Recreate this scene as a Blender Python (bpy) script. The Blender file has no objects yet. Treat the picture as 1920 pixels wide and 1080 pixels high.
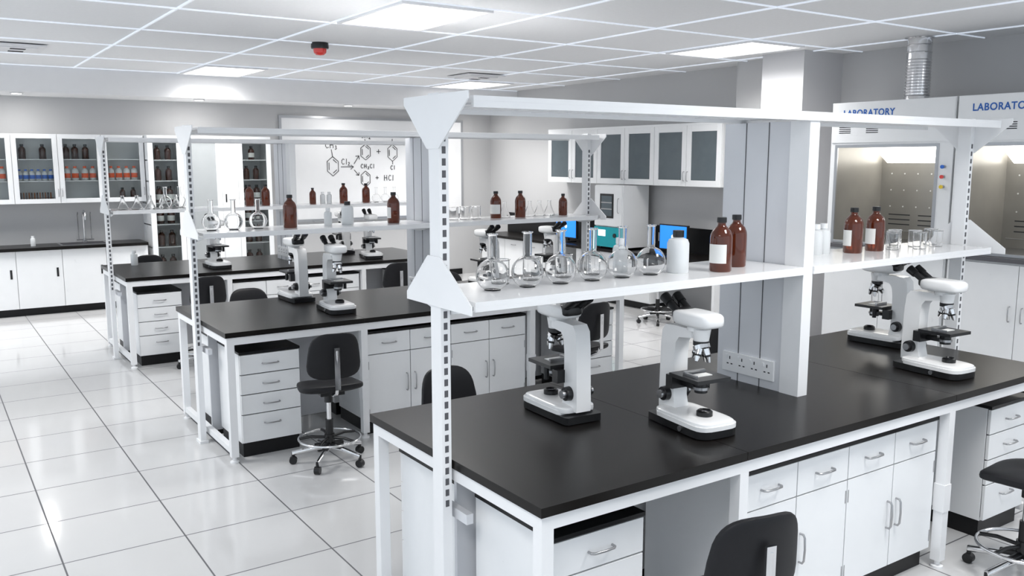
import bpy, math, random
from mathutils import Vector, Matrix
random.seed(4)
R=math.radians
S=bpy.context.scene
# ------------------------------------------------------------------ materials
def mat(name,col,rough=0.5,metal=0.0,noise=0.01,scale=8.0,trans=0.0,ior=1.45,emit=None,es=0.0,coat=0.0,bump=0.0,spec=0.5,rvar=0.05):
    m=bpy.data.materials.new(name); m.use_nodes=True
    n=m.node_tree.nodes; l=m.node_tree.links
    p=n['Principled BSDF']
    tc=n.new('ShaderNodeTexCoord'); nz=n.new('ShaderNodeTexNoise')
    nz.inputs['Scale'].default_value=scale; nz.inputs['Detail'].default_value=3
    l.new(tc.outputs['Object'],nz.inputs['Vector'])
    r=n.new('ShaderNodeValToRGB')
    c0=[max(0,c*(1-noise)) for c in col]; c1=[min(1,c*(1+noise)) for c in col]
    r.color_ramp.elements[0].position=0.3; r.color_ramp.elements[1].position=0.7
    r.color_ramp.elements[0].color=(*c0,1); r.color_ramp.elements[1].color=(*c1,1)
    l.new(nz.outputs['Fac'],r.inputs['Fac']); l.new(r.outputs['Color'],p.inputs['Base Color'])
    mr=n.new('ShaderNodeMapRange'); mr.inputs['To Min'].default_value=max(0,rough*(1-rvar)); mr.inputs['To Max'].default_value=min(1,rough*(1+rvar))
    l.new(nz.outputs['Fac'],mr.inputs['Value']); l.new(mr.outputs['Result'],p.inputs['Roughness'])
    p.inputs['Metallic'].default_value=metal; p.inputs['Transmission Weight'].default_value=trans
    p.inputs['IOR'].default_value=ior; p.inputs['Coat Weight'].default_value=coat
    p.inputs['Specular IOR Level'].default_value=spec
    if emit: p.inputs['Emission Color'].default_value=(*emit,1); p.inputs['Emission Strength'].default_value=es
    if bump>0:
        b=n.new('ShaderNodeBump'); b.inputs['Strength'].default_value=bump; b.inputs['Distance'].default_value=0.002
        n2=n.new('ShaderNodeTexNoise'); n2.inputs['Scale'].default_value=300; l.new(tc.outputs['Object'],n2.inputs['Vector'])
        l.new(n2.outputs['Fac'],b.inputs['Height']); l.new(b.outputs['Normal'],p.inputs['Normal'])
    return m
M={}
M['white']=mat('white_lacquer',(.83,.84,.85),.28)
M['frame']=mat('white_powder_coat',(.84,.845,.855),.35)
M['shelf']=mat('white_gloss_shelf',(.84,.845,.855),.12)
M['black']=mat('black_worktop',(.0080,.0068,.0062),.29,noise=.05,scale=40,spec=.22,rvar=.03)
M['kick']=mat('black_kick',(.009,.009,.010),.35,spec=.3)
M['plastic']=mat('black_plastic',(.011,.011,.012),.3)
M['fabric']=mat('black_vinyl',(.011,.011,.013),.5,bump=.2,spec=.3)
M['chrome']=mat('chrome',(.75,.75,.76),.12,1.0)
M['steel']=mat('brushed_steel',(.42,.42,.43),.3,1.0)
M['gap']=mat('shadow_gap',(.03,.03,.035),.8)
M['slot']=mat('slot_dark',(.10,.10,.11),.6)
M['wall']=mat('grey_wall_paint',(.52,.52,.525),.7,scale=1.5)
M['wall_l']=mat('light_wall_paint',(.55,.55,.565),.6,scale=1.5)
M['ceil']=mat('ceiling_tile',(.82,.825,.835),.8,noise=.015,scale=30,bump=.3)
M['plaster']=mat('white_plaster',(.78,.78,.79),.7)
M['bar']=mat('ceiling_bar_glow',(.93,.95,1.0),.4,emit=(.75,.85,1),es=.30)  # grid bars are no lamps; faint bluish glow painted in as their highlight
M['lamp']=mat('lamp_diffuser',(1,1,1),.5,emit=(1,.995,.99),es=3.0)
M['down']=mat('downlight_glow',(1,1,1),.5,emit=(1,.98,.95),es=5.0)
M['panel']=mat('grey_panel',(.70,.71,.74),.45)
M['mic']=mat('microscope_white',(.86,.86,.86),.22,coat=.3)
M['miclens']=mat('lens_glass',(.02,.02,.03),.05)
M['brown']=mat('amber_glass',(.15,.026,.007),.06,noise=.1,trans=.5,coat=.4)
M['dbrown']=mat('amber_glass_dark',(.055,.015,.008),.12,noise=.1,coat=.4)
M['label']=mat('paper_label',(.82,.82,.80),.6)
M['pe']=mat('white_polyethylene',(.82,.84,.85),.35,trans=.1)
M['red']=mat('red_plastic',(.75,.04,.03),.25,coat=.5)
M['orange']=mat('orange_label',(.85,.13,.04),.5)
M['blue']=mat('blue_label',(.04,.16,.6),.5)
M['yellow']=mat('yellow_plastic',(.85,.6,.05),.4)
M['frost']=mat('smoked_door_glass',(.10,.125,.14),.2,noise=.05)
M['greyglass']=mat('grey_satin_glass',(.36,.38,.39),.3,noise=.02)
M['teal']=mat('teal_panel',(.0,.36,.42),.35)
M['screen']=mat('screen_blue',(.02,.2,.8),.2,emit=(.02,.28,.95),es=.8)
M['screenw']=mat('screen_white',(.9,.9,.9),.2,emit=(.9,.95,1),es=.8)
M['text']=mat('blue_lettering',(.02,.12,.45),.4)
M['ink']=mat('black_marker',(.03,.03,.03),.5)
M['board']=mat('whiteboard',(.84,.845,.855),.15)
M['alu']=mat('aluminium_frame',(.45,.46,.48),.3,.7)
M['hoodin']=mat('hood_liner',(.34,.325,.295),.32,.35,noise=.08,scale=3)
M['hoodlamp']=mat('hood_lamp',(1,1,1),.4,emit=(1,.98,.93),es=5.5)
M['rack']=mat('orange_rack',(.4,.14,.05),.5)
def glassmat(name,tint=(1,1,1)):
    m=bpy.data.materials.new(name); m.use_nodes=True; n=m.node_tree.nodes; l=m.node_tree.links
    p=n['Principled BSDF']; p.inputs['Transmission Weight'].default_value=1; p.inputs['IOR'].default_value=1.40
    tc=n.new('ShaderNodeTexCoord'); nz=n.new('ShaderNodeTexNoise'); nz.inputs['Scale'].default_value=20
    mr=n.new('ShaderNodeMapRange'); mr.inputs['To Min'].default_value=0.0; mr.inputs['To Max'].default_value=.015
    l.new(tc.outputs['Object'],nz.inputs['Vector']); l.new(nz.outputs['Fac'],mr.inputs['Value']); l.new(mr.outputs['Result'],p.inputs['Roughness'])
    p.inputs['Base Color'].default_value=(*tint,1); return m
M['glass']=glassmat('clear_glass',(1,1,1))
def pane(name):
    m=bpy.data.materials.new(name); m.use_nodes=True; n=m.node_tree.nodes; l=m.node_tree.links
    n.remove(n['Principled BSDF']); o=n['Material Output']
    t=n.new('ShaderNodeBsdfTransparent'); g=n.new('ShaderNodeBsdfGlossy'); g.inputs['Roughness'].default_value=.03
    f=n.new('ShaderNodeFresnel'); f.inputs['IOR'].default_value=1.3; x=n.new('ShaderNodeMixShader')
    t.inputs['Color'].default_value=(.97,.985,.98,1)
    l.new(f.outputs['Fac'],x.inputs['Fac']); l.new(t.outputs[0],x.inputs[1]); l.new(g.outputs[0],x.inputs[2]); l.new(x.outputs[0],o.inputs['Surface']); return m
M['pane']=pane('window_pane')
def floormat():
    m=bpy.data.materials.new('floor_tiles'); m.use_nodes=True; n=m.node_tree.nodes; l=m.node_tree.links
    p=n['Principled BSDF']; tc=n.new('ShaderNodeTexCoord'); mp=n.new('ShaderNodeMapping')
    mp.inputs['Location'].default_value=(-1.07+6,-5.35+12,0); l.new(tc.outputs['Object'],mp.inputs['Vector'])
    b=n.new('ShaderNodeTexBrick'); b.offset=0; b.squash=1; b.inputs['Scale'].default_value=1
    b.inputs['Brick Width'].default_value=.6; b.inputs['Row Height'].default_value=.6; b.inputs['Mortar Size'].default_value=.0045
    b.inputs['Mortar Smooth'].default_value=.1; b.inputs['Color1'].default_value=(.64,.64,.64,1); b.inputs['Color2'].default_value=(.62,.62,.625,1)
    b.inputs['Mortar'].default_value=(.12,.12,.13,1); l.new(mp.outputs['Vector'],b.inputs['Vector'])
    nz=n.new('ShaderNodeTexNoise'); nz.inputs['Scale'].default_value=1.6; nz.inputs['Detail'].default_value=4; l.new(tc.outputs['Object'],nz.inputs['Vector'])
    mx=n.new('ShaderNodeMix'); mx.data_type='RGBA'; mx.blend_type='MULTIPLY'; mx.inputs[0].default_value=.05
    l.new(b.outputs['Color'],mx.inputs[6]); l.new(nz.outputs['Fac'],mx.inputs[7]); l.new(mx.outputs[2],p.inputs['Base Color'])
    mr=n.new('ShaderNodeMapRange'); mr.inputs['To Min'].default_value=.10; mr.inputs['To Max'].default_value=.7
    l.new(b.outputs['Fac'],mr.inputs['Value']); l.new(mr.outputs['Result'],p.inputs['Roughness'])
    p.inputs['Specular IOR Level'].default_value=.55
    bp=n.new('ShaderNodeBump'); bp.inputs['Strength'].default_value=.06; bp.inputs['Distance'].default_value=.02
    l.new(nz.outputs['Fac'],bp.inputs['Height']); l.new(bp.outputs['Normal'],p.inputs['Normal'])
    return m
M['floor']=floormat()
# ------------------------------------------------------------------ mesh builder
class MB:
    def __init__(s): s.v=[];s.f=[];s.m=[];s.mats=[];s.T=Matrix.Identity(4)
    def mi(s,k):
        if k not in s.mats: s.mats.append(k)
        return s.mats.index(k)
    def add(s,vs,fs,k):
        o=len(s.v); i=s.mi(k)
        s.v+= [tuple(s.T@Vector(v)) for v in vs]; s.f+=[[a+o for a in f] for f in fs]; s.m+=[i]*len(fs)
    def box(s,x0,x1,y0,y1,z0,z1,k):
        s.add([(x0,y0,z0),(x1,y0,z0),(x1,y1,z0),(x0,y1,z0),(x0,y0,z1),(x1,y0,z1),(x1,y1,z1),(x0,y1,z1)],
              [(0,3,2,1),(4,5,6,7),(0,1,5,4),(1,2,6,5),(2,3,7,6),(3,0,4,7)],k)
    def lathe(s,prof,k,c=(0,0,0),n=24,a0=0,a1=360,axis=None):
        full=abs(a1-a0)>=359.9; cnt=n if full else n+1
        vs=[];fs=[]
        Q=Matrix.Identity(3)
        if axis is not None: Q=Vector((0,0,1)).rotation_difference(Vector(axis)).to_matrix()
        for r,z in prof:
            for i in range(cnt):
                a=R(a0+(a1-a0)*i/n); p=Q@Vector((r*math.cos(a),r*math.sin(a),z)); vs.append((c[0]+p.x,c[1]+p.y,c[2]+p.z))
        for j in range(len(prof)-1):
            for i in range(n):
                i2=(i+1)%cnt
                fs.append((j*cnt+i,j*cnt+i2,(j+1)*cnt+i2,(j+1)*cnt+i))
        if full:
            if prof[0][0]>1e-5: fs.append(tuple(reversed(range(cnt))))
            if prof[-1][0]>1e-5: fs.append(tuple(range((len(prof)-1)*cnt,len(prof)*cnt)))
        s.add(vs,fs,k)
    def cyl(s,p0,p1,r,k,r1=None,n=20):
        p0=Vector(p0);p1=Vector(p1);d=p1-p0
        s.lathe([(r,0),(r if r1 is None else r1,d.length)],k,tuple(p0),n,axis=d.normalized())
    def prism(s,pts,lo,hi,k,plane='xy'):
        n=len(pts)
        def c(a,b,h): return {'xy':(a,b,h),'yz':(h,a,b),'xz':(a,h,b)}[plane]
        vs=[c(a,b,lo) for a,b in pts]+[c(a,b,hi) for a,b in pts]
        fs=[tuple(reversed(range(n))),tuple(range(n,2*n))]+[(i,(i+1)%n,n+(i+1)%n,n+i) for i in range(n)]
        s.add(vs,fs,k)
    def squad(s,c,h,k,e=.35,nu=28,nv=14,T=None):
        vs=[];fs=[]
        sg=lambda v,p:math.copysign(abs(v)**p,v)
        for j in range(nv+1):
            ph=-math.pi/2+math.pi*j/nv
            for i in range(nu):
                th=2*math.pi*i/nu
                p=Vector((h[0]*sg(math.cos(ph),e)*sg(math.cos(th),e),h[1]*sg(math.cos(ph),e)*sg(math.sin(th),e),h[2]*sg(math.sin(ph),e)))
                if T: p=T(p)
                vs.append((c[0]+p[0],c[1]+p[1],c[2]+p[2]))
        for j in range(nv):
            for i in range(nu): fs.append((j*nu+i,j*nu+(i+1)%nu,(j+1)*nu+(i+1)%nu,(j+1)*nu+i))
        s.add(vs,fs,k)
    def tube(s,pts,r,k,n=12,closed=False):
        P=[Vector(p) for p in pts]; N=len(P); vs=[];fs=[]; up=None
        for i in range(N):
            if closed: t=P[(i+1)%N]-P[i-1]
            else: t=P[min(i+1,N-1)]-P[max(i-1,0)]
            t.normalize()
            if up is None: up=t.orthogonal().normalized()
            up=(up-t*up.dot(t)).normalized(); b=t.cross(up)
            for j in range(n):
                a=2*math.pi*j/n; vs.append(tuple(P[i]+up*(r*math.cos(a))+b*(r*math.sin(a))))
        for i in range(N if closed else N-1):
            i2=(i+1)%N
            for j in range(n): fs.append((i*n+j,i*n+(j+1)%n,i2*n+(j+1)%n,i2*n+j))
        if not closed: fs+= [tuple(reversed(range(n))),tuple(range((N-1)*n,N*n))]
        s.add(vs,fs,k)
    def handle(s,p,d,out,L=.11,k='steel',r=.005):
        p=Vector(p);d=Vector(d)*L/2;o=Vector(out)
        s.tube([p-d,p-d+o*.018,p-d*.8+o*.026,p+o*.029,p+d*.8+o*.026,p+d+o*.018,p+d],r,k)
    def mesh(s,name,bevel=0,fix=True):
        me=bpy.data.meshes.new(name); me.from_pydata(s.v,[],s.f)
        for k in s.mats: me.materials.append(M[k])
        me.polygons.foreach_set('material_index',s.m)
        import bmesh
        b=bmesh.new(); b.from_mesh(me); bmesh.ops.recalc_face_normals(b,faces=b.faces); b.to_mesh(me); b.free()
        me.polygons.foreach_set('use_smooth',[True]*len(me.polygons))
        if not bevel: me.set_sharp_from_angle(angle=R(38))
        me.update(); return me
    def obj(s,name,bevel=0,loc=(0,0,0),rz=0,parent=None):
        return inst(s.mesh(name,bevel),name,loc,rz,1,bevel,parent)
def inst(me,name,loc=(0,0,0),rz=0,sc=1,bevel=0,parent=None):
    o=bpy.data.objects.new(name,me); S.collection.objects.link(o)
    o.location=loc;o.rotation_euler=(0,0,R(rz)); o.scale=(sc,sc,sc) if not isinstance(sc,tuple) else sc
    if parent: o.parent=parent
    if bevel:
        m=o.modifiers.new('bevel','BEVEL'); m.width=bevel; m.segments=2; m.limit_method='ANGLE'; m.angle_limit=R(40); m.harden_normals=True
    return o
def quick(name,boxes,bevel=0,loc=(0,0,0)):
    b=MB()
    for x in boxes: b.box(*x)
    return b.obj(name,bevel,loc)
# ------------------------------------------------------------------ room
XW,YW,ZC=8.67,13.45,3.2
quick('floor',[(-3.2,XW+.2,-2.5,YW+.2,-.1,0,'floor')])
quick('wall_back',[(-3.2,XW,YW,YW+.2,0,ZC,'wall')])
quick('wall_right',[(XW,XW+.2,-2.5,YW+.2,0,ZC,'wall')])
quick('ceiling',[(-3.2,XW+.2,-2.5,YW+.2,ZC,ZC+.15,'ceil')])
YS=12.60
quick('ceiling_bulkhead',[(-3.2,XW,YS,YW,2.87,ZC,'plaster')])
quick('pillar',[(8.0,XW,6.2,6.76,0,ZC,'wall_l')])
quick('pillar',[(8.33,XW,6.76,7.42,0,ZC,'wall')])
quick('baseboard_back',[(4.6,8.05,YW-.015,YW,0,.1,'kick')])
g=MB(); xs=[3.07+1.27*i for i in range(-4,5)]; ys=[5.95+1.325*j for j in range(-6,6)]
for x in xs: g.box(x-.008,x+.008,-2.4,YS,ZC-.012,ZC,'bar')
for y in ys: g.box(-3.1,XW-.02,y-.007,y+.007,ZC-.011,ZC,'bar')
g.obj('ceiling_grid')
for X in (-.74,3.07,6.88):
    for Y in (.65,5.95,11.25):
        b=MB(); b.box(X+.03,X+.77,Y+.03,Y+1.17,ZC-.018,ZC-.012,'lamp')
        for q in ((X,X+.03,Y,Y+1.2),(X+.77,X+.8,Y,Y+1.2),(X+.03,X+.77,Y,Y+.03),(X+.03,X+.77,Y+1.17,Y+1.2)): b.box(*q,ZC-.03,ZC-.008,'plaster')
        o=b.obj('ceiling_light_panel')
        L=bpy.data.lights.new('panel_lamp','AREA'); L.shape='RECTANGLE'; L.size=.72; L.size_y=1.12; L.energy=52 if Y>1 else 40; L.spread=R(140 if Y<11 else 125); L.color=(1,.985,.965)
        lo=bpy.data.objects.new('panel_lamp',L); S.collection.objects.link(lo); lo.location=(X+.4,Y+.6,ZC-.022); lo.parent=o
for X in (-1.1,1.16,3.4,5.64,7.9):
    b=MB(); b.lathe([(.075,0),(.075,.012)],'plaster',(X,12.8,2.856)); b.lathe([(.055,0),(.055,.004)],'down',(X,12.8,2.853)); o=b.obj('recessed_downlight')
    L=bpy.data.lights.new('downlight_lamp','AREA'); L.shape='DISK'; L.size=.10; L.energy=7; L.color=(1,.98,.95)
    lo=bpy.data.objects.new('downlight_lamp',L); S.collection.objects.link(lo); lo.location=(X,12.8,2.850); lo.parent=o
for (X,Y) in ((.94,10.57),(6.6,10.6)):
    b=MB(); b.box(X-.3,X+.3,Y-.3,Y+.3,ZC-.03,ZC-.012,'plaster'); b.box(X-.22,X+.22,Y-.22,Y+.22,ZC-.045,ZC-.03,'plaster')
    for d in (-.12,.12): b.box(X-.02,X+.12,Y+d-.04,Y+d+.04,ZC-.048,ZC-.045,'gap')
    b.obj('air_vent')
b=MB(); c=(3.5,8.6,0)
b.lathe([(.085,ZC-.06),(.09,ZC-.045),(.085,ZC)],'plastic',c); b.lathe([(0,ZC-.125),(.04,ZC-.12),(.062,ZC-.1),(.068,ZC-.06)],'red',c)
b.obj('fire_alarm_beacon')
# ------------------------------------------------------------------ bench
ZS=1.530
def bench_mesh():
    b=MB(); L,D=3.5,1.31; seams=[0,1.0,2.5,3.5]
    for a,c in zip(seams,seams[1:]): b.box(a+.0012,c-.0012,0,D,.865,.9,'black')
    for y0 in (.012,D-.052): b.box(.012,L-.012,y0,y0+.04,.812,.8645,'frame')
    for x0 in (.012,L-.052,.98,2.48): b.box(x0,x0+.04,.052,D-.052,.812,.8645,'frame')
    for x0 in (.012,.975,2.475,L-.062):
        for y0 in (.012,D-.062):
            b.box(x0,x0+.05,y0,y0+.05,.04,.812,'frame')
            if x0 in (.975,2.475): b.box(x0-.004,x0+.054,y0-.004,y0+.054,.30,.44,'frame')
            b.lathe([(.03,0),(.03,.012),(.014,.018),(.014,.04)],'frame',(x0+.025,y0+.025,0),16)
    for x0 in (.017,L-.057):
        b.box(x0,x0+.04,.062,D-.062,.06,.10,'frame'); b.box(x0,x0+.03,.50,.74,.66,.70,'panel')
    for x0,x1 in ((.06,.97),(2.53,3.44)): b.box(x0,x1,.645,.665,.06,.81,'panel')
    pa,pb=.570,.645
    for x0 in (-.045,L+.005):
        b.box(x0,x0+.04,pa,pb,.02,2.268,'frame')
        b.box(x0-.01,x0+.05,pa-.015,pb+.015,0,.02,'frame')
        z=.72
        while z<2.10:
            b.box(x0+.012,x0+.028,pa-.0008,pa,z,z+.026,'slot'); b.box(x0+.012,x0+.028,pb,pb+.0008,z,z+.026,'slot'); z+=.043
        xo=x0-.006 if x0<0 else x0+.04
        b.prism([(.345,ZS-.036),(.825,ZS-.036),(.825,ZS-.005),(pb+.01,1.68),(pa-.01,1.68),(.345,ZS-.005)],xo,xo+.006,'frame','yz')
        b.prism([(.36,2.262),(.825,2.262),(.825,2.235),(pb+.005,2.07),(pa-.005,2.07),(.36,2.235)],xo,xo+.006,'frame','yz')
    for x0,x1 in ((0,1.828),(1.892,3.5)):
        b.box(x0,x1,.40,.85,ZS-.018,ZS,'shelf')
        for y in (.40,.835): b.box(x0,x1,y,y+.015,ZS-.036,ZS-.018,'frame')
    b.box(-.002,3.502,.40,.85,2.232,2.25,'frame')
    for y in (.40,.835): b.box(-.002,3.502,y,y+.015,2.21,2.232,'frame')
    for i in range(36):
        x=.05+i*.096; b.box(x,x+.05,.44,.81,2.226,2.232,'frame')
    for x in (.0,1.77,1.895,3.494):
        b.prism([(.41,ZS-.036),(.84,ZS-.036),(.68,ZS-.07),(.58,ZS-.07)],x,x+.006,'frame','yz')
    b.box(1.832,1.888,.525,.93,.9,2.21,'panel')
    b.box(1.825,1.895,.41,.52,.9,2.21,'frame')
    for y in (.65,.79): b.box(1.830,1.832,y-.0025,y+.0025,.9,2.21,'slot'); b.box(1.888,1.890,y-.0025,y+.0025,.9,2.21,'slot')
    for x0,x1,sg in ((1.820,1.832,-1),(1.888,1.900,1)):
        b.box(x0,x1,.555,.885,.945,1.045,'frame')
        for j in range(4):
            y=.595+j*.08; xx=x0-.001 if sg<0 else x1
            b.box(xx,xx+.001,y-.003,y+.003,1.008,1.024,'gap')
            for d in (-.013,.013): b.box(xx,xx+.001,y+d-.006,y+d+.006,.982,.988,'gap')
            xy=x0-.004 if sg<0 else x1
            b.box(xy,xy+.004,y+.017,y+.029,1.012,1.03,'white')
    return b.mesh('lab_bench',.002)
def pedestal_mesh():
    b=MB(); w,d=.42,.5
    b.box(.01,w-.01,.02,d,0,.10,'kick'); b.box(0,w,.012,d,.10,.725,'white'); b.box(-.004,w+.004,-.012,d+.002,.725,.742,'kick')
    b.box(.004,w-.004,.004,.012,.12,.72,'gap')
    z=.722
    for h in (.14,.14,.14,.2):
        b.box(.002,w-.002,-.008,.009,z-h+.0045,z-.002,'white'); b.handle((w/2,-.008,z-.07),(1,0,0),(0,-1,0)); z-=h
    return b.mesh('drawer_pedestal',.002)
def cabinet_mesh():
    b=MB(); w,d=1.42,.54
    b.box(.01,w-.01,.03,d,0,.10,'kick'); b.box(0,w,.012,d,.10,.768,'white'); b.box(-.002,w+.002,-.014,d,.768,.785,'kick')
    b.box(.004,w-.004,.004,.012,.11,.765,'gap')
    q=w/4
    for i in range(4):
        b.box(i*q+.003,(i+1)*q-.003,-.008,.009,.612,.764,'white'); b.handle((i*q+q/2,-.008,.69),(1,0,0),(0,-1,0))
        b.box(i*q+.003,(i+1)*q-.003,-.008,.009,.105,.606,'white')
        hx=(i+1)*q-.035 if i%2==0 else i*q+.035
        b.handle((hx,-.008,.37),(0,0,1),(0,-1,0),.13)
        hg=i*q+.010 if i%2==0 else (i+1)*q-.010
        for zz in (.17,.53): b.box(hg-.003,hg+.003,-.0095,-.008,zz-.03,zz+.03,'steel')
    return b.mesh('base_cabinet',.002)
BM,PM,CM=bench_mesh(),pedestal_mesh(),cabinet_mesh()
BX=1.61; YB=[2.20,5.73,9.0]
for Y in YB:
    inst(BM,'lab_bench',(BX,Y,0),bevel=.002)
    for x in (.11,3.0):
        inst(PM,'drawer_pedestal',(BX+x,Y+.085,0),bevel=.002)
        inst(PM,'drawer_pedestal',(BX+x+.42,Y+1.31-.085,0),180,bevel=.002)
    inst(CM,'base_cabinet',(BX+1.04,Y+.07,0),bevel=.002)
    inst(CM,'base_cabinet',(BX+1.04+1.42,Y+1.31-.07,0),180,bevel=.002)
# ------------------------------------------------------------------ microscope
def mic_mesh():
    b=MB()
    def outline(hx,y0,y1,fr=.6):
        pts=[]; n=10
        for i in range(n+1):
            a=math.pi+math.pi*i/n; pts.append((hx*math.copysign(abs(math.cos(a))**.55,math.cos(a))*1.0, y0+.07+.07*math.copysign(abs(math.sin(a))**.7,math.sin(a))))
        pts+= [(hx*.97,0.03),(hx*.92,y1-.015),(hx*.82,y1),(-hx*.82,y1),(-hx*.92,y1-.015),(-hx*.97,.03)]
        return pts
    b.prism(outline(.104,-.20,.18),.004,.036,'plastic')
    b.prism(outline(.105,-.202,.12),.036,.054,'mic')
    b.squad((0,-.025,.054),(.099,.172,.018),'mic',.4)
    for x in (-.07,.07):
        for y in (-.13,.14): b.cyl((x,y,0),(x,y,.005),.012,'plastic',n=12)
    arm=[(.045,.05),(.170,.05),(.172,.09),(.165,.33),(.158,.40),(.135,.428),(.06,.432),(-.03,.430),(-.035,.395),(.045,.385),(.065,.36),(.072,.30),(.072,.12),(.06,.075)]
    b.prism(arm,-.037,.037,'mic','yz')
    b.cyl((0,-.03,.425),(0,-.03,.452),.045,'mic',n=28)
    b.squad((0,-.03,.474),(.066,.115,.034),'mic',.5)
    b.squad((0,.045,.482),(.052,.052,.026),'plastic',.5)
    for x in (-.032,.032):
        b.cyl((x,.045,.478),(x,.125,.528),.0165,'plastic'); b.cyl((x,.115,.521),(x,.155,.546),.021,'plastic',.023)
        b.cyl((x,.155,.546),(x,.157,.5475),.015,'miclens')
    b.cyl((0,-.055,.435),(0,-.055,.385),.040,'mic',.032,28); b.cyl((0,-.055,.385),(0,-.055,.366),.034,'plastic'); b.cyl((0,-.055,.366),(0,-.062,.350),.036,'chrome')
    for i,(a,t,L) in enumerate(((20,.25,.065),(110,.45,.05),(200,.45,.055),(290,.3,.06))):
        d=Vector((math.cos(R(a))*t,math.sin(R(a))*t,-1)).normalized(); p=Vector((0,-.06,.354))+Vector((math.cos(R(a)),math.sin(R(a)),0))*.019
        b.cyl(p,p+d*L*.45,.014,'chrome',n=16); b.cyl(p+d*L*.45,p+d*L*.6,.0145,'plastic',n=16); b.cyl(p+d*L*.6,p+d*L,.013,'chrome',.007,16)
    b.box(-.088,.088,-.145,.04,.222,.238,'plastic'); b.box(-.075,.075,.035,.078,.165,.222,'plastic')
    b.box(-.040,.040,-.085,-.045,.238,.241,'label'); b.box(-.06,.05,-.03,-.018,.238,.252,'steel'); b.box(-.062,-.05,-.1,-.018,.238,.248,'steel')
    b.cyl((.07,-.02,.222),(.07,-.02,.165),.012,'plastic',n=16)
    b.cyl((0,-.062,.222),(0,-.062,.165),.028,'plastic'); b.cyl((0,-.062,.19),(0,-.062,.178),.034,'steel')
    b.box(-.025,.025,-.062,.08,.175,.195,'plastic')
    b.lathe([(.034,.066),(.034,.090),(.026,.096),(.022,.090),(0,.090)],'plastic',(0,-.09,0)); b.lathe([(.02,.0905),(0,.0915)],'miclens',(0,-.09,0))
    for s in (-1,1):
        b.cyl((s*.036,.115,.125),(s*.062,.115,.125),.032,'plastic',.03,24); b.cyl((s*.062,.115,.125),(s*.080,.115,.125),.018,'steel',n=20)
    b.cyl((-.103,-.06,.022),(-.109,-.06,.022),.012,'steel',n=16)
    return b.mesh('microscope')
MM=mic_mesh()
for x,y,r in ((2.33,3.03,176),(2.67,2.57,-6),(4.92,3.13,182),(4.46,2.53,-4),
              (2.51,6.82,180),(2.57,6.16,-3),(4.24,6.65,178),(4.98,6.66,184),
              (2.60,9.42,4),(4.36,9.36,-10),(4.30,10.02,175)):
    inst(MM,'microscope',(x,y,.9),r)
# ------------------------------------------------------------------ chairs
def chair_mesh():
    b=MB()
    def seatT(p): return Vector((p.x*(1-.12*(p.y/.21)) , p.y, p.z -.012*math.cos(p.x/.22*1.5)+ .03*(p.y/.2)**2*(1 if p.y<0 else -.8)))
    b.squad((0,0,.54),(.205,.195,.030),'fabric',.55,36,14,seatT)
    b.box(-.08,.08,-.12,.08,.49,.515,'plastic')
    def backT(p): return Vector((p.x*(1-.12*(p.z/.16)), p.y+1.2*p.x*p.x-.15*p.z-.25*p.z*p.z, p.z))
    b.squad((0,-.205,.775),(.172,.022,.155),'fabric',.55,40,16,backT)
    b.tube([(0,-.05,.50),(0,-.15,.495),(0,-.225,.53),(0,-.250,.60),(0,-.250,.70),(0,-.254,.82)],.011,'chrome')
    b.box(-.018,.018,-.262,-.250,.56,.84,'chrome')
    b.cyl((0,0,.10),(0,0,.30),.026,'plastic'); b.cyl((0,0,.30),(0,0,.49),.016,'chrome'); b.cyl((0,0,.42),(0,0,.49),.028,'plastic')
    ring=[(.205*math.cos(R(a)),.205*math.sin(R(a)),.17) for a in range(0,360,9)]
    b.tube(ring,.009,'chrome',closed=True); b.cyl((0,0,.15),(0,0,.20),.034,'plastic')
    for i in range(5):
        a=R(72*i+20); c,s=math.cos(a),math.sin(a)
        b.tube([(.03*c,.03*s,.175),(.12*c,.12*s,.182),(.202*c,.202*s,.17)],.010,'plastic')
        b.tube([(.02*c,.02*s,.11),(.12*c,.12*s,.10),(.25*c,.25*s,.075)],.017,'chrome')
        b.tube([(.02*c,.02*s,.125),(.1*c,.1*s,.115)],.019,'plastic')
        b.cyl((.245*c,.245*s,.085),(.245*c,.245*s,.045),.011,'plastic',n=12)
        b.cyl((.245*c-.018*s,.245*s+.018*c,.026),(.245*c+.018*s,.245*s-.018*c,.026),.026,'plastic',n=18)
    return b.mesh('lab_chair')
CHM=chair_mesh()
for x,y,r in ((2.17,1.93,-12),(4.32,1.93,5),(2.19,5.42,-8),(4.33,5.42,6),(2.25,8.72,5),(4.3,8.72,0),
              (2.29,3.78,184),(2.30,7.27,176),(2.2,10.6,180),(7.62,7.95,-80),(4.35,3.80,180),(4.3,7.28,180)):
    inst(CHM,'lab_chair',(x,y,0),r)
# ------------------------------------------------------------------ glassware
def lathe_mesh(name,parts,n=28):
    b=MB()
    for p in parts:
        b.lathe(p[0],p[1],(0,0,0),n,*(p[2:] if len(p)>2 else ()))
    return b.mesh(name)
def sph(r,zc,a0,a1,n=14): return [(r*math.cos(R(a0+(a1-a0)*i/n)),zc+r*math.sin(R(a0+(a1-a0)*i/n))) for i in range(n+1)]
def flask():
    o=[(0,.0),(.032,0)]+sph(.065,.059,-61,75,22)+[(.0175,.136),(.0175,.212),(.023,.217),(.023,.220)]
    i=[(.0165,.220),(.0163,.130)]+sph(.0638,.059,75,-60,22)+[(0,.0012)]
    return lathe_mesh('round_flask',[(o+i,'glass')],40)
def erlen():
    o=[(0,0),(.044,0),(.047,.006),(.014,.085),(.014,.115),(.018,.118)]; i=[(.0128,.118),(.0128,.085),(.0457,.007),(.043,.0015),(0,.0015)]
    return lathe_mesh('erlenmeyer_flask',[(o+i,'glass')])
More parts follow.
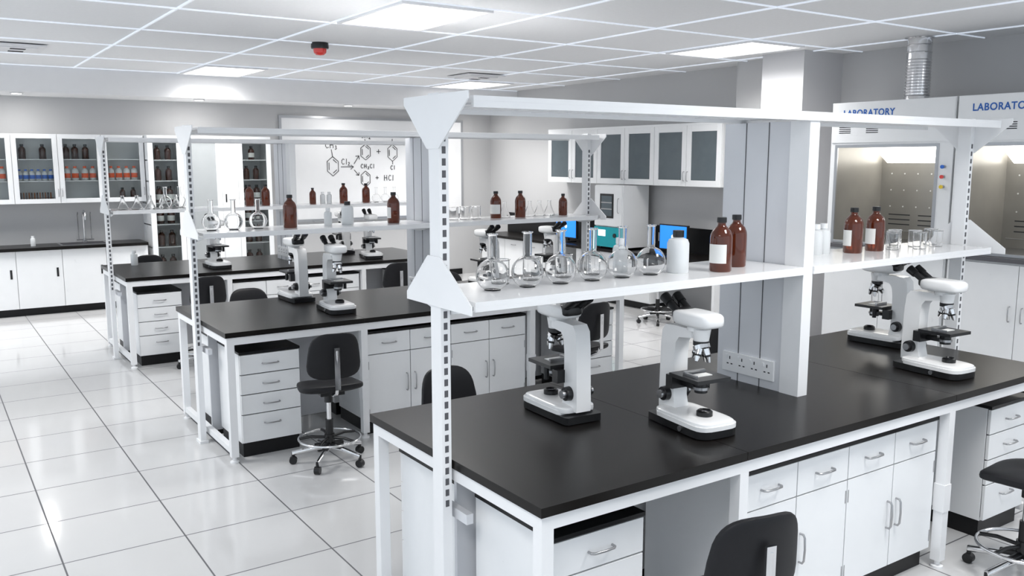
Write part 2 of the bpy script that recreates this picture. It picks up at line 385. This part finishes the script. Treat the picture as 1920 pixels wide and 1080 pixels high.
def beaker():
    o=[(0,0),(.035,0),(.038,.004),(.038,.095),(.042,.1)]; i=[(.0370,.097),(.0370,.006),(.034,.002),(0,.002)]
    return lathe_mesh('glass_beaker',[(o+i,'glass')])
def bprof(r,h): 
    return [(0,0),(r*.92,0),(r,.006),(r,h*.62),(r*.96,h*.68),(r*.8,h*.76),(r*.5,h*.82),(r*.36,h*.86),(r*.36,h*.92)]
def bottle(lab,kind='brown',a0=150,a1=290):
    r,h=.05,.245
    P=[(bprof(r,h)+[(0,h*.92)],kind),([(r*.44,h*.905),(r*.44,h*.99),(r*.4,h),(0,h)],'plastic')]
    if lab: P.append(([(r+.0006,.04),(r+.0006,.125)],'label',a0,a1))
    return lathe_mesh('amber_reagent_bottle',P)
FM,EM,BK,AB,ABL=flask(),erlen(),beaker(),bottle(False),bottle(True)
PB=lathe_mesh('white_reagent_bottle',[([(0,0),(.044,0),(.047,.005),(.047,.125),(.04,.142),(.02,.15),(.02,.158),(0,.158)],'pe'),([(.024,.152),(.024,.18),(0,.18)],'plastic')])
PS=lathe_mesh('plastic_bottle',[([(0,0),(.028,0),(.03,.004),(.03,.09),(.026,.103),(.015,.11),(.015,.114),(0,.114)],'pe'),([(.018,.112),(.018,.135),(0,.135)],'white')])
def put(me,x,y,z=ZS,s=1,r=0): inst(me,me.name.split('.')[0],(x,y,z),r,s)
for i in range(6): put(FM,1.825+i*.166,2.82)
for x,y in ((1.95,2.955),(2.115,2.965),(2.28,2.96),(2.44,2.965)): put(BK,x,y)
put(PS,2.60,2.96,s=1.15); put(PB,2.81,2.81,s=1.05); put(ABL,3.00,2.73,r=-38); put(AB,3.20,2.82)
put(PS,3.96,2.94,s=1.2); put(PS,4.04,2.95,s=1.2); put(ABL,4.20,2.88,r=-85); put(ABL,4.40,2.88,r=-75)
for x,y in ((4.54,2.86),(4.64,2.92),(4.71,2.80),(4.81,2.89),(4.91,2.82),(4.75,2.98),(4.99,2.90)): put(BK,x,y,s=.95)
Y=6.38
for x in (1.735,1.895,2.075): put(FM,x,Y)
put(AB,2.30,Y-.05); put(ABL,3.17,Y-.02,r=-70); put(PB,2.79,Y+.02); put(PS,2.62,Y)
for x in (3.74,3.85,3.96): put(BK,x,Y,s=1.1)
put(ABL,4.165,Y,s=.95); put(AB,4.41,Y-.02,s=.95); put(AB,4.90,Y,s=.8)
for x in (4.29,4.56,4.67,4.78): put(EM,x,Y+.05,s=1.15)
Y=9.64
for x in (1.74,1.876,2.005,2.14,2.26,2.38): put(EM,x,Y-.03,s=1.2)
put(FM,2.19,Y+.12); put(FM,2.34,Y+.13)
put(AB,3.05,Y,s=.95); put(AB,3.23,Y,s=.95); put(AB,3.78,Y,s=.75); put(PS,3.90,Y); put(PS,3.98,Y)
put(AB,4.16,Y,s=.95); put(AB,4.446,Y,s=.92)
for x in (4.58,4.70,4.82): put(FM,x,Y,s=.8)
put(PS,1.91,10.10,.9,1.2)
# ------------------------------------------------------------------ back wall storage
wc=MB(); x0=2.69-7*.54; yf=13.1; z0,z1=1.46,2.37
wc.box(x0,2.69,yf+.33,YW-.001,z0,z1,'white'); wc.box(x0,2.69,yf+.02,yf+.33,z1-.02,z1,'white'); wc.box(x0,2.69,yf+.02,yf+.33,z0,z0+.02,'white')
for z in (1.745,2.03):
    wc.box(x0,2.69,yf+.04,yf+.325,z,z+.012,'pane'); wc.box(x0,2.69,yf+.03,yf+.04,z,z+.012,'white')
for i in range(8): X=x0+i*.54; wc.box(max(x0,X-.01),min(2.69,X+.01),yf+.02,yf+.33,z0+.02,z1-.02,'white')
for i in range(7):
    a=x0+i*.54+.003; c=a+.534; w=.06
    wc.box(a,a+w,yf,yf+.02,z0,z1,'white'); wc.box(c-w,c,yf,yf+.02,z0,z1,'white')
    wc.box(a+w,c-w,yf,yf+.02,z0,z0+w,'white'); wc.box(a+w,c-w,yf,yf+.02,z1-w,z1,'white')
    wc.box(a+w,c-w,yf+.009,yf+.011,z0+w,z1-w,'pane')
    hx=c-.02 if i%2==0 else a+.02
    wc.handle((hx,yf,z0+.14),(0,0,1),(0,-1,0),.1)
wc.obj('glass_door_cabinet',.002)
def bpart(b,x,y,z,s=1,kind='dbrown',lab=None):
    b.lathe([(r*s,h*s) for r,h in bprof(.045,.2)]+[(0,.2*.92*s)],kind,(x,y,z),16)
    b.lathe([(.022*s,.172*s),(.022*s,.2*s),(0,.2*s)],'plastic' if kind=='dbrown' else lab,(x,y,z),12)
    if lab: b.lathe([(.0455*s,.035*s),(.0455*s,.1*s)],lab,(x,y,z),16)
b=MB(); yb=yf+.17
for base,kinds in ((1.07,0),(1.61,1),(2.15,2),(.53,1),(-.01,0)):
    if kinds==0:
        for x in (.14,.38): bpart(b,base+x,yb,2.042,.98)
        for j in range(6): bpart(b,base+.085+j*.074,yb-.05,1.757,.76,'pe','blue')
        for j in range(12): b.cyl((base+.09+j*.032,yb,1.481),(base+.09+j*.032,yb,1.60),.009,'rack' if j%2 else 'dbrown',n=10)
        b.box(base+.07,base+.47,yb-.03,yb+.03,1.52,1.53,'dbrown')
    elif kinds==1:
        for x in (.12,.23,.36): bpart(b,base+x,yb,2.042,1.0)
        for x in (.11,.21,.33,.43): bpart(b,base+x,yb-.05,1.757,.95,'pe','orange')
    else:
        for x in (.12,.22,.32,.42): bpart(b,base+x,yb-.05,1.757,.95,'pe','orange')
        for x in (.26,.4): bpart(b,base+x,yb,1.48,.85)
b.obj('reagent_bottle_collection')
x0=2.63-9*.54
q=MB(); q.box(x0,2.63,12.86,YW-.001,.86,.9,'black'); q.box(x0,2.63,12.93,YW-.001,.1,.86,'white'); q.box(x0,2.63,12.98,YW-.001,0,.1,'kick')
for i in range(9):
    a=x0+i*.54+.003; q.box(a,a+.534,12.91,12.93,.105,.855,'white'); q.box(a+.46,a+.485,12.906,12.91,.5,.62,'plastic')
q.box(1.55,2.15,12.96,13.34,.895,.906,'steel'); q.box(1.58,2.12,12.99,13.31,.9065,.9075,'gap')
q.obj('sink_counter',.002)
t=MB()
t.cyl((1.9,13.37,.9),(1.9,13.37,.93),.03,'chrome'); t.tube([(1.9,13.37,.93),(1.9,13.37,1.25),(1.9,13.35,1.31),(1.9,13.29,1.34),(1.9,13.22,1.32),(1.9,13.19,1.26),(1.9,13.185,1.22)],.012,'chrome')
t.tube([(1.83,13.37,.93),(1.83,13.37,1.28),(1.83,13.34,1.32)],.006,'chrome'); t.tube([(1.99,13.37,.93),(1.99,13.37,1.28),(1.99,13.34,1.32)],.006,'chrome'); t.box(1.8,2.02,13.36,13.38,.93,.945,'chrome')
t.obj('sink_tap')
put(PS,1.24,13.1,.9)
t=MB(); yf=12.93; BD=[2.70,3.16,3.70,3.94,4.44]; X0,X1=BD[0],BD[-1]
t.box(X0,X1,YW-.03,YW-.001,.0,2.37,'white'); t.box(X0,X1,yf+.02,YW-.03,2.35,2.37,'white'); t.box(X0,X1,yf+.04,YW-.03,0,.1,'kick') 
for x in BD: t.box(max(X0,x-.01),min(X1,x+.01),yf+.02,YW-.03,.1,2.35,'white')
for z in (.1,.45,.80,1.12,1.42,1.73,2.02):
    t.box(X0,X1,yf+.03,YW-.03,z,z+.015,'white')
for i in range(4):
    a=BD[i]+.002; c=BD[i+1]-.002
    if i==2:
        t.box(a,c,yf,yf+.02,.1,2.37,'white'); t.box(a+.04,a+.06,yf-.004,yf,1.42,1.54,'plastic'); continue
    t.box(a,a+.07,yf,yf+.02,.1,2.37,'white'); t.box(c-.07,c,yf,yf+.02,.1,2.37,'white'); t.box(a+.07,c-.07,yf,yf+.02,.1,.2,'white'); t.box(a+.07,c-.07,yf,yf+.02,2.28,2.37,'white')
    t.box(a+.07,c-.07,yf+.009,yf+.011,.2,2.28,'greyglass' if i==1 else 'pane')
t.obj('tall_storage_cabinet',.002)
b=MB()
for i in (0,3):
    X=BD[i]
    for z in (.465,.815,1.135,1.435,1.745,2.035):
        for x in ((.155,.30) if z!=2.035 or i==0 else (.24,)): bpart(b,X+x+(.01 if i else 0),yf+.15,z,1.15 if z<1.7 else 1.0,'dbrown','label' if z in (1.435,1.135,2.035) and (i or z<2) else None)
b.obj('amber_bottle_collection')
# ------------------------------------------------------------------ whiteboard
wb=MB(); a,c,z0,z1=4.75,8.07,1.05,2.72; y=YW-.03
wb.box(a+.04,c-.04,y,YW-.0005,z0+.04,z1-.04,'board')
wb.box(a,c,y-.01,YW-.0005,z1-.04,z1,'alu'); wb.box(a,c,y-.01,YW-.0005,z0,z0+.04,'alu'); wb.box(a,a+.04,y-.01,YW-.0005,z0+.04,z1-.04,'alu'); wb.box(c-.04,c,y-.01,YW-.0005,z0+.04,z1-.04,'alu')
wb.box(a+.5,c-.5,y-.08,y-.01,z0,z0+.012,'alu')
G={'C':[[(.55,.82),(.32,1),(.08,.72),(.05,.3),(.28,0),(.55,.15)]],'H':[[(0,0),(.02,1)],[(.52,0),(.5,1)],[(0,.5),(.52,.52)]],'l':[[(.1,0),(.14,1)]],
 '3':[[(.05,.9),(.3,1),(.45,.75),(.2,.55),(.5,.3),(.25,0),(0,.1)]],'2':[[(.05,.8),(.3,1),(.5,.75),(0,0),(.5,.02)]],'+':[[(0,.5),(.7,.5)],[(.35,.15),(.35,.85)]]}
W={'C':.68,'H':.68,'l':.28,'3':.6,'2':.6,'+':.8}
def stroke(pts,r=.0055): wb.tube([(p[0],y-.003,p[1]) for p in pts],r,'ink',8)
def write(s,x,z,h=.12):
    for ch in s:
        k=h*(.6 if ch in '23' else 1); dz=-h*.2 if ch in '23' else 0
        for st in G[ch]: stroke([(x+px*k,z+dz+pz*k) for px,pz in st])
        x+=W[ch]*k+.014
def ring(x,z,hw=.10,hh=.155):
    P=[(x,z+hh),(x+hw,z+hh*.5),(x+hw,z-hh*.5),(x,z-hh),(x-hw,z-hh*.5),(x-hw,z+hh*.5),(x,z+hh)]
    stroke(P)
    stroke([(x-hw*.68,z-hh*.38),(x-hw*.68,z+hh*.38)]); stroke([(x+hw*.05,z+hh*.7),(x+hw*.7,z+hh*.36)]); stroke([(x+hw*.05,z-hh*.7),(x+hw*.7,z-hh*.36)])
ring(5.62,1.93,.095); stroke([(5.62,2.085),(5.60,2.2)]); write('CH3',5.50,2.22,.1)
stroke([(5.76,1.92),(5.98,1.92)]); stroke([(5.93,1.95),(5.98,1.92),(5.93,1.88)]); write('Cl2',5.77,1.96,.09)
stroke([(5.99,1.97),(6.08,2.10)]); stroke([(6.02,2.09),(6.08,2.10),(6.085,2.04)]); stroke([(5.99,1.87),(6.07,1.78)]); stroke([(6.075,1.83),(6.07,1.78),(6.02,1.79)])
ring(6.20,2.16,.085,.13); stroke([(6.20,2.29),(6.19,2.37)]); write('CH2',6.12,2.39,.085)
ring(6.19,1.72,.08,.13); write('CH2Cl',6.11,1.895,.07); write('+',6.40,2.12,.1); write('+',6.37,1.70,.08); write('HCl',6.53,1.69,.09)
ring(6.69,2.15,.085,.14); stroke([(6.69,2.29),(6.69,2.38)]); stroke([(6.69,2.01),(6.69,1.96)]); write('Cl',6.65,1.87,.07)
wb.obj('whiteboard')
# ------------------------------------------------------------------ right wall: cabinets + counter
q=MB(); xf=8.3; ya,yb2=7.6,11.2; z0,z1=1.69,2.47
q.box(xf+.02,XW-.001,ya,yb2,z0,z1,'white'); q.box(xf+.0,XW-.001,ya,yb2,z1,z1+.03,'white')
d=(yb2-ya)/6
for i in range(6):
    a=ya+i*d+.003; c=a+d-.006; w=.08
    q.box(xf,xf+.018,a,a+w,z0,z1,'white'); q.box(xf,xf+.018,c-w,c,z0,z1,'white'); q.box(xf,xf+.018,a+w,c-w,z0,z0+w,'white'); q.box(xf,xf+.018,a+w,c-w,z1-w,z1,'white')
    q.box(xf+.01,xf+.018,a+w,c-w,z0+w,z1-w,'frost')
    hy=c-.03 if i%2==0 else a+.03
    q.handle((xf,hy,z0+.13),(0,0,1),(-1,0,0),.12)
q.obj('overhead_cabinet',.002)
ZK=.78
q=MB(); q.box(8.03,XW-.001,7.44,YW-.6,ZK-.04,ZK,'black'); q.box(XW-.03,XW-.001,7.44,YW-.6,ZK,ZK+.34,'kick')
for a,c in ((7.46,7.5),(8.6,10.2),(11.0,12.85)):
    q.box(8.1,XW-.002,a,c,.1,ZK-.04,'white'); q.box(8.15,XW-.002,a,c,0,.1,'kick')
for i in range(3):
    for base in (8.6,11.05): q.box(8.085,8.1,base+i*.533+.004,base+i*.533+.528,.11,ZK-.05,'white'); q.handle((8.085,base+i*.533+.26,.65),(0,1,0),(-1,0,0))
for yy in (7.9,8.9,9.9): 
    q.box(XW-.04,XW-.03,yy-.12,yy+.12,.90,1.02,'white') 
    for dd in (-.06,.06): q.box(XW-.042,XW-.04,yy+dd-.008,yy+dd+.008,.94,.98,'gap')
q.obj('side_counter',.002)
def monitor(loc,rz):
    b=MB(); b.box(-.02,.02,-.26,.26,.06,.40,'plastic'); b.box(-.022,-.02,-.245,.245,.075,.385,'screen'); b.lathe([(.03,-.0235),(.03,-.022)],'screenw',(0,0,.24),20,axis=(1,0,0))
    b.box(.0,.03,-.03,.03,.015,.2,'plastic'); b.box(-.08,.1,-.11,.11,0,.015,'plastic'); b.obj('computer_monitor',.0,loc,rz)
monitor((8.3,8.38,ZK),0); monitor((8.3,10.70,ZK),0)
b=MB()
b.box(8.08,8.55,9.15,9.75,1.10,1.68,'white'); b.box(8.10,8.55,9.15,9.75,ZK+.03,1.10,'white') 
b.box(8.055,8.08,9.16,9.74,1.11,1.67,'white'); b.box(8.05,8.055,9.33,9.62,1.22,1.56,'plastic'); b.box(8.047,8.05,9.36,9.59,1.25,1.53,'frost')
for z in (1.34,1.43): b.box(8.045,8.047,9.36,9.59,z,z+.014,'steel')
b.box(8.06,8.10,9.15,9.75,ZK+.03,1.09,'teal')
b.box(8.056,8.06,9.5,9.66,.96,1.05,'screenw'); b.cyl((8.045,9.3,.98),(8.06,9.3,.98),.03,'plastic')
for y in (9.2,9.7):
    for x in (8.15,8.5): b.cyl((x,y,ZK),(x,y,ZK+.03),.02,'plastic',n=12)
b.handle((8.055,9.22,1.40),(0,0,1),(-1,0,0),.2)
b.obj('laboratory_incubator',.003)
# ------------------------------------------------------------------ fume hoods
def hood(y0,name='fume_hood'):
    w=1.27; y1=y0+w; xf=7.7; b=MB(); XB=8.62
    b.box(xf+.03,XB,y0,y1,0,.1,'kick'); b.box(xf,XB,y0,y1,.1,1.16,'white'); b.box(xf-.05,XB,y0,y1,1.16,1.20,'slot')
    n=2
    for i in range(n):
        a=y0+.01+i*(w-.02)/n; c=a+(w-.02)/n-.006
        b.box(xf-.018,xf,a,c,.11,1.14,'white'); b.handle((xf-.018,(c-.05 if i==0 else a+.05),.72),(0,0,1),(-1,0,0),.13)
    b.box(xf,XB,y0,y0+.13,1.2,2.18,'white'); b.box(xf,XB,y1-.05,y1,1.2,2.18,'white')
    b.box(XB-.12,XB,y0+.13,y1-.05,1.2,2.18,'hoodin'); b.box(xf+.01,XB-.12,y0+.13,y0+.14,1.2,2.18,'hoodin'); b.box(xf+.01,XB-.12,y1-.06,y1-.05,1.2,2.18,'hoodin'); b.box(xf+.01,XB-.12,y0+.14,y1-.06,1.2,1.21,'steel')
    b.box(xf,XB,y0,y1,2.18,2.59,'white'); b.box(xf-.008,xf,y0+.005,y1-.005,2.2,2.585,'white')
    b.prism([(xf+.50,2.18),(XB-.12,2.00),(XB-.12,2.18)],y0+.14,y1-.12,'hoodlamp','xz')
    b.box(xf-.004,xf+.012,y0+.13,y0+.16,1.2,2.18,'alu'); b.box(xf-.004,xf+.012,y1-.08,y1-.05,1.2,2.18,'alu'); b.box(xf-.004,xf+.012,y0+.16,y1-.08,2.15,2.18,'alu'); b.box(xf-.004,xf+.012,y0+.16,y1-.08,1.205,1.23,'alu')
    for zz in (1.55,1.72,1.89):
        for i in range(7): 
            yy=y0+.22+i*.145; b.cyl((XB-.122,yy,zz),(XB-.12,yy,zz),.008,'label',n=8)
    for zz in (1.36,1.41,1.46):
        for i in range(3): yy=y0+.2+i*.33; b.box(XB-.122,XB-.12,yy,yy+.24,zz,zz+.01,'gap')
    b.tube([(XB-.16,y0+.17,1.30),(XB-.16,y1-.12,1.30)],.006,'steel')
    for i,(k,zz) in enumerate((('blue',1.97),('red',1.88),('yellow',1.79))):
        b.cyl((xf-.03,y0+.07,zz),(xf,y0+.07,zz),.014,'steel',n=14); b.cyl((xf-.045,y0+.07,zz),(xf-.03,y0+.07,zz),.017,k,n=14)
    for yy in (y1-.22,y1-.52):
        for j in range(4): b.box(xf-.0095,xf-.008,yy,yy+.13,2.29+j*.018,2.298+j*.018,'gap')
    o=b.obj(name,.003)
    cu=bpy.data.curves.new('lettering','FONT'); cu.body='LABORATORY'; cu.size=.080; cu.extrude=.001; cu.offset=.0016; cu.space_character=1.1
    t=bpy.data.objects.new('lettering',cu); S.collection.objects.link(t); t.data.materials.append(M['text']); t.parent=o
    t.location=(xf-.0095,y1-.13,2.455); t.rotation_euler=(R(90),0,R(-90)); t.scale=(1,1.1,1)
    return o
hood(4.32); hood(3.03)
b=MB()
pr=[(.15,2.591),(.15,2.61),(.115,2.615)]
zz=2.64
while zz<3.17: pr+=[(.112,zz),(.12,zz+.007),(.112,zz+.014)]; zz+=.028 if zz<2.95 else .07
pr+=[(.113,3.185),(.14,3.19),(.14,3.199)]
b.lathe(pr,'chrome',(8.12,4.96,0),32); b.obj('exhaust_duct')
# ------------------------------------------------------------------ world, camera
w=bpy.data.worlds.new('World'); S.world=w; w.use_nodes=True
bg=w.node_tree.nodes['Background']; bg.inputs['Color'].default_value=(.82,.91,1,1); bg.inputs['Strength'].default_value=1.2
cam=bpy.data.cameras.new('Camera'); co=bpy.data.objects.new('Camera',cam); S.collection.objects.link(co)
co.location=(0,0,2.03); co.rotation_euler=(R(90-8.33),0,R(-34.2)); cam.sensor_width=36; cam.lens=30.73; cam.clip_start=.05
S.camera=co
S.view_settings.view_transform='Standard'; S.view_settings.look='None'; S.view_settings.exposure=0
print('objects',len(S.objects))
